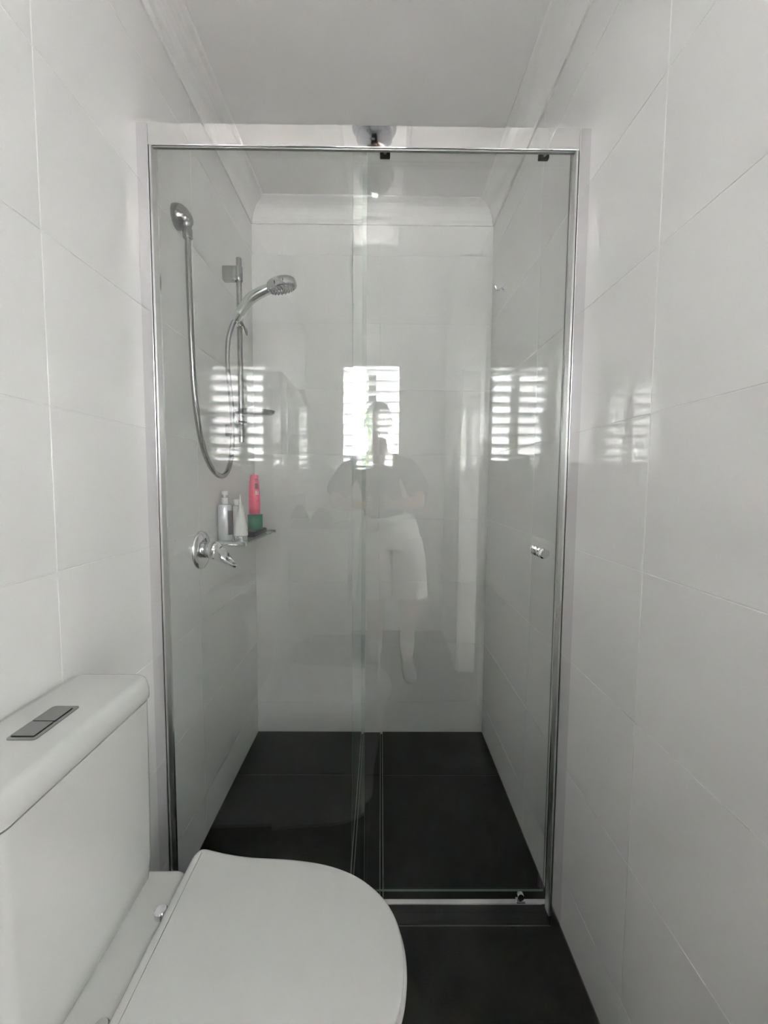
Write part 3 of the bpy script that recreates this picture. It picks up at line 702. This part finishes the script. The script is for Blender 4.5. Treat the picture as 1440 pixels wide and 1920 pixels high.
for s, shx, elb, wr, palm in ((-1, -0.178, (-0.262, -0.27, 1.075), (-0.110, -0.085, 1.070), (-0.070, -0.040, 1.075)), (1, 0.145, (0.225, -0.26, 1.070), (0.085, -0.085, 1.062), (0.040, -0.040, 1.072))):
    a = av((shx, -0.345, 1.285), 0.056, nb_)
    b_ = av(((shx * 1.15 + elb[0]) / 2, -0.325, 1.18), 0.048, a)
    c_ = av(elb, 0.040, b_)
    d_ = av(tuple((Vector(elb) * 0.62 + Vector(wr) * 0.38)), 0.041, c_)
    e_ = av(wr, 0.027, d_)
    f_ = av(palm, (0.026, 0.018), e_)
    # four fingers behind the phone, curling round its side edge, and a thumb on its near face
    ex = -0.0545 if s < 0 else 0.0205
    for k in range(4):
        z = 1.105 - 0.017 * k
        g1 = av((palm[0] - s * 0.004, -0.022, z - 0.004), 0.0085, f_)
        g2 = av((ex + s * 0.010, -0.006 - 0.001 * k, z), 0.0080, g1)
        av((ex - s * 0.010, 0.0045, z - 0.002), 0.0072, g2)
    t1 = av((palm[0] - s * 0.006, -0.052, 1.094), 0.0105, f_)
    t2 = av((ex - s * 0.002, -0.040, 1.120), 0.0095, t1)
    av((ex - s * 0.018, -0.026, 1.132), 0.0080, t2)
for s, lx in ((-1, -0.030), (1, 0.168)):
    hpv = av((0.055 + s * 0.085, -0.345, 0.82), (0.088, 0.092), pel)
    kn_ = av((lx, -0.325, 0.47), 0.058, hpv)
    cf = av((lx, -0.350, 0.34), 0.055, kn_)
    an = av((lx, -0.360, 0.105), 0.036, cf)
    he = av((lx, -0.345, 0.045), (0.036, 0.036), an)
    av((lx + s * 0.012, -0.215, 0.032), (0.036, 0.022), he)
body = skin('body', V_, E_, R_, M['skin'], pe)
shirt_v = [(0.030, -0.345, 0.965), (0.022, -0.345, 1.03), (-0.005, -0.340, 1.18), (-0.022, -0.338, 1.305), (-0.022, -0.330, 1.350),
           (-0.185, -0.345, 1.275), (-0.243, -0.325, 1.165), (-0.262, -0.300, 1.105), (0.152, -0.345, 1.275), (0.210, -0.322, 1.165), (0.230, -0.295, 1.100)]
skin('shirt', shirt_v, [(0, 1), (1, 2), (2, 3), (3, 4), (3, 5), (5, 6), (6, 7), (3, 8), (8, 9), (9, 10)],
     [(0.175, 0.135), (0.172, 0.135), (0.170, 0.130), (0.115, 0.08), (0.075, 0.064), 0.080, 0.076, 0.076, 0.080, 0.076, 0.076], M['shirt'], pe)
def ell(cx, cy_, z, a, b, n=32): return [(cx + a * math.cos(2 * math.pi * k / n) * (1 + 0.02 * math.sin(4 * 2 * math.pi * k / n)), cy_ + b * math.sin(2 * math.pi * k / n) * (1 + 0.03 * math.cos(5 * 2 * math.pi * k / n)), z) for k in range(n)]
sb_ = loft([ell(0.045, -0.345, 0.995, 0.150, 0.120), ell(0.05, -0.345, 0.93, 0.172, 0.135), ell(0.055, -0.345, 0.84, 0.185, 0.140), ell(0.06, -0.345, 0.80, 0.18, 0.13)])
for s, lx in ((-1, -0.030), (1, 0.168)):
    sb_ = loft([ell(0.06 + s * 0.085, -0.345, 0.86, 0.098, 0.128), ell(lx + s * 0.000, -0.342, 0.74, 0.100, 0.126), ell(lx + s * 0.004, -0.338, 0.62, 0.104, 0.120), ell(lx + s * 0.008, -0.334, 0.51, 0.110, 0.118), ell(lx + s * 0.008, -0.334, 0.512, 0.106, 0.114)], bm=sb_)
obj('shorts', sb_, M['shorts'], pe, True)
for s, lx in ((-1, -0.030), (1, 0.168)):
    skin('sock', [(lx, -0.352, 0.275), (lx, -0.360, 0.18), (lx, -0.360, 0.095)], [(0, 1), (1, 2)], [0.056, 0.047, 0.043], M['sock'], pe)
    sh2 = skin('shoe', [(lx, -0.375, 0.050), (lx + s * 0.004, -0.32, 0.054), (lx + s * 0.010, -0.25, 0.046), (lx + s * 0.013, -0.175, 0.040)], [(0, 1), (1, 2), (2, 3)], [(0.045, 0.048), (0.046, 0.052), (0.047, 0.043), (0.042, 0.036)], M['shoe'], pe)
hr = bmesh.new(); bmesh.ops.create_icosphere(hr, subdivisions=3, radius=1.0)
for v in hr.verts: v.co = Vector((-0.018 + v.co.x * 0.080, -0.304 + v.co.y * 0.098, 1.552 + v.co.z * 0.096))
bmesh.ops.delete(hr, geom=[v for v in hr.verts if v.co.z < 1.565 and v.co.y > -0.31 or v.co.z < 1.49], context='VERTS')
obj('hair', hr, M['hair'], pe, True)
for s in (-1, 1):
    e = bmesh.new(); bmesh.ops.create_uvsphere(e, u_segments=14, v_segments=10, radius=0.0125)
    for v in e.verts: v.co += Vector((-0.018 + s * 0.031, -0.211, 1.533))
    eo = obj('eye', e, M['white_plastic'], pe, True)
    obj('iris', lathe([(0.006, 0), (0.0055, 0.001), (0, 0.0015)], (-0.018 + s * 0.031, -0.1995, 1.531), (0, 1, -0.15), 14), M['hair'], eo)
    obj('ear', loft([[(-0.018 + s * (0.073 + q), -0.300 + 0.018 * math.cos(a) * f, 1.527 + 0.032 * math.sin(a) * f) for a in [2 * math.pi * k / 14 for k in range(14)]] for q, f in ((-0.004, 0.8), (0.006, 1.0), (0.010, 0.7))]), M['skin'], pe, True)
    obj('eyebrow', tube([(-0.018 + s * 0.017, -0.206, 1.553), (-0.018 + s * 0.034, -0.207, 1.557), (-0.018 + s * 0.048, -0.216, 1.552)], [0.003, 0.004, 0.002], 8), M['hair'], pe)
obj('nose', loft([[(-0.018 + 0.008 * math.cos(a), -0.210 + 0.008 * math.sin(a), 1.545) for a in [2 * math.pi * k / 12 for k in range(12)]],
                  [(-0.018 + 0.012 * math.cos(a), -0.203 + 0.012 * math.sin(a), 1.515) for a in [2 * math.pi * k / 12 for k in range(12)]],
                  [(-0.018 + 0.017 * math.cos(a), -0.202 + 0.015 * math.sin(a), 1.500) for a in [2 * math.pi * k / 12 for k in range(12)]],
                  [(-0.018 + 0.010 * math.cos(a), -0.208 + 0.008 * math.sin(a), 1.492) for a in [2 * math.pi * k / 12 for k in range(12)]]]), M['skin'], pe, True)
obj('mouth', tube([(-0.018 - 0.024, -0.222, 1.470), (-0.018, -0.211, 1.468), (-0.018 + 0.024, -0.222, 1.470)], [0.003, 0.0065, 0.003], 10), mat('lips', (0.45, 0.20, 0.17), 0.4), pe, True)
ph = thing('phone', 'dark grey phone held upright in both hands at chest height', 'phone', (-0.017, -0.010, 1.055))
pbk = mat('dark phone back', (0.03, 0.03, 0.032), 0.25)
po = obj('case', bx(-0.052, 0.018, -0.0135, -0.0055, 1.055, 1.214, 0.003, 3), pbk, ph)
obj('screen', bx(-0.049, 0.015, -0.0140, -0.0136, 1.060, 1.209), M['black'], ph)
cb = obj('camera_bump', bx(-0.018, 0.012, -0.0055, -0.0042, 1.135, 1.206, 0.0005), pbk, ph)
for z in (1.185, 1.166, 1.148):
    obj('lens', lathe([(0.0075, 0), (0.0075, 0.001), (0.006, 0.0014), (0, 0.0012)], (0.0, -0.0042, z), (0, 1, 0), 20), M['black'], cb)
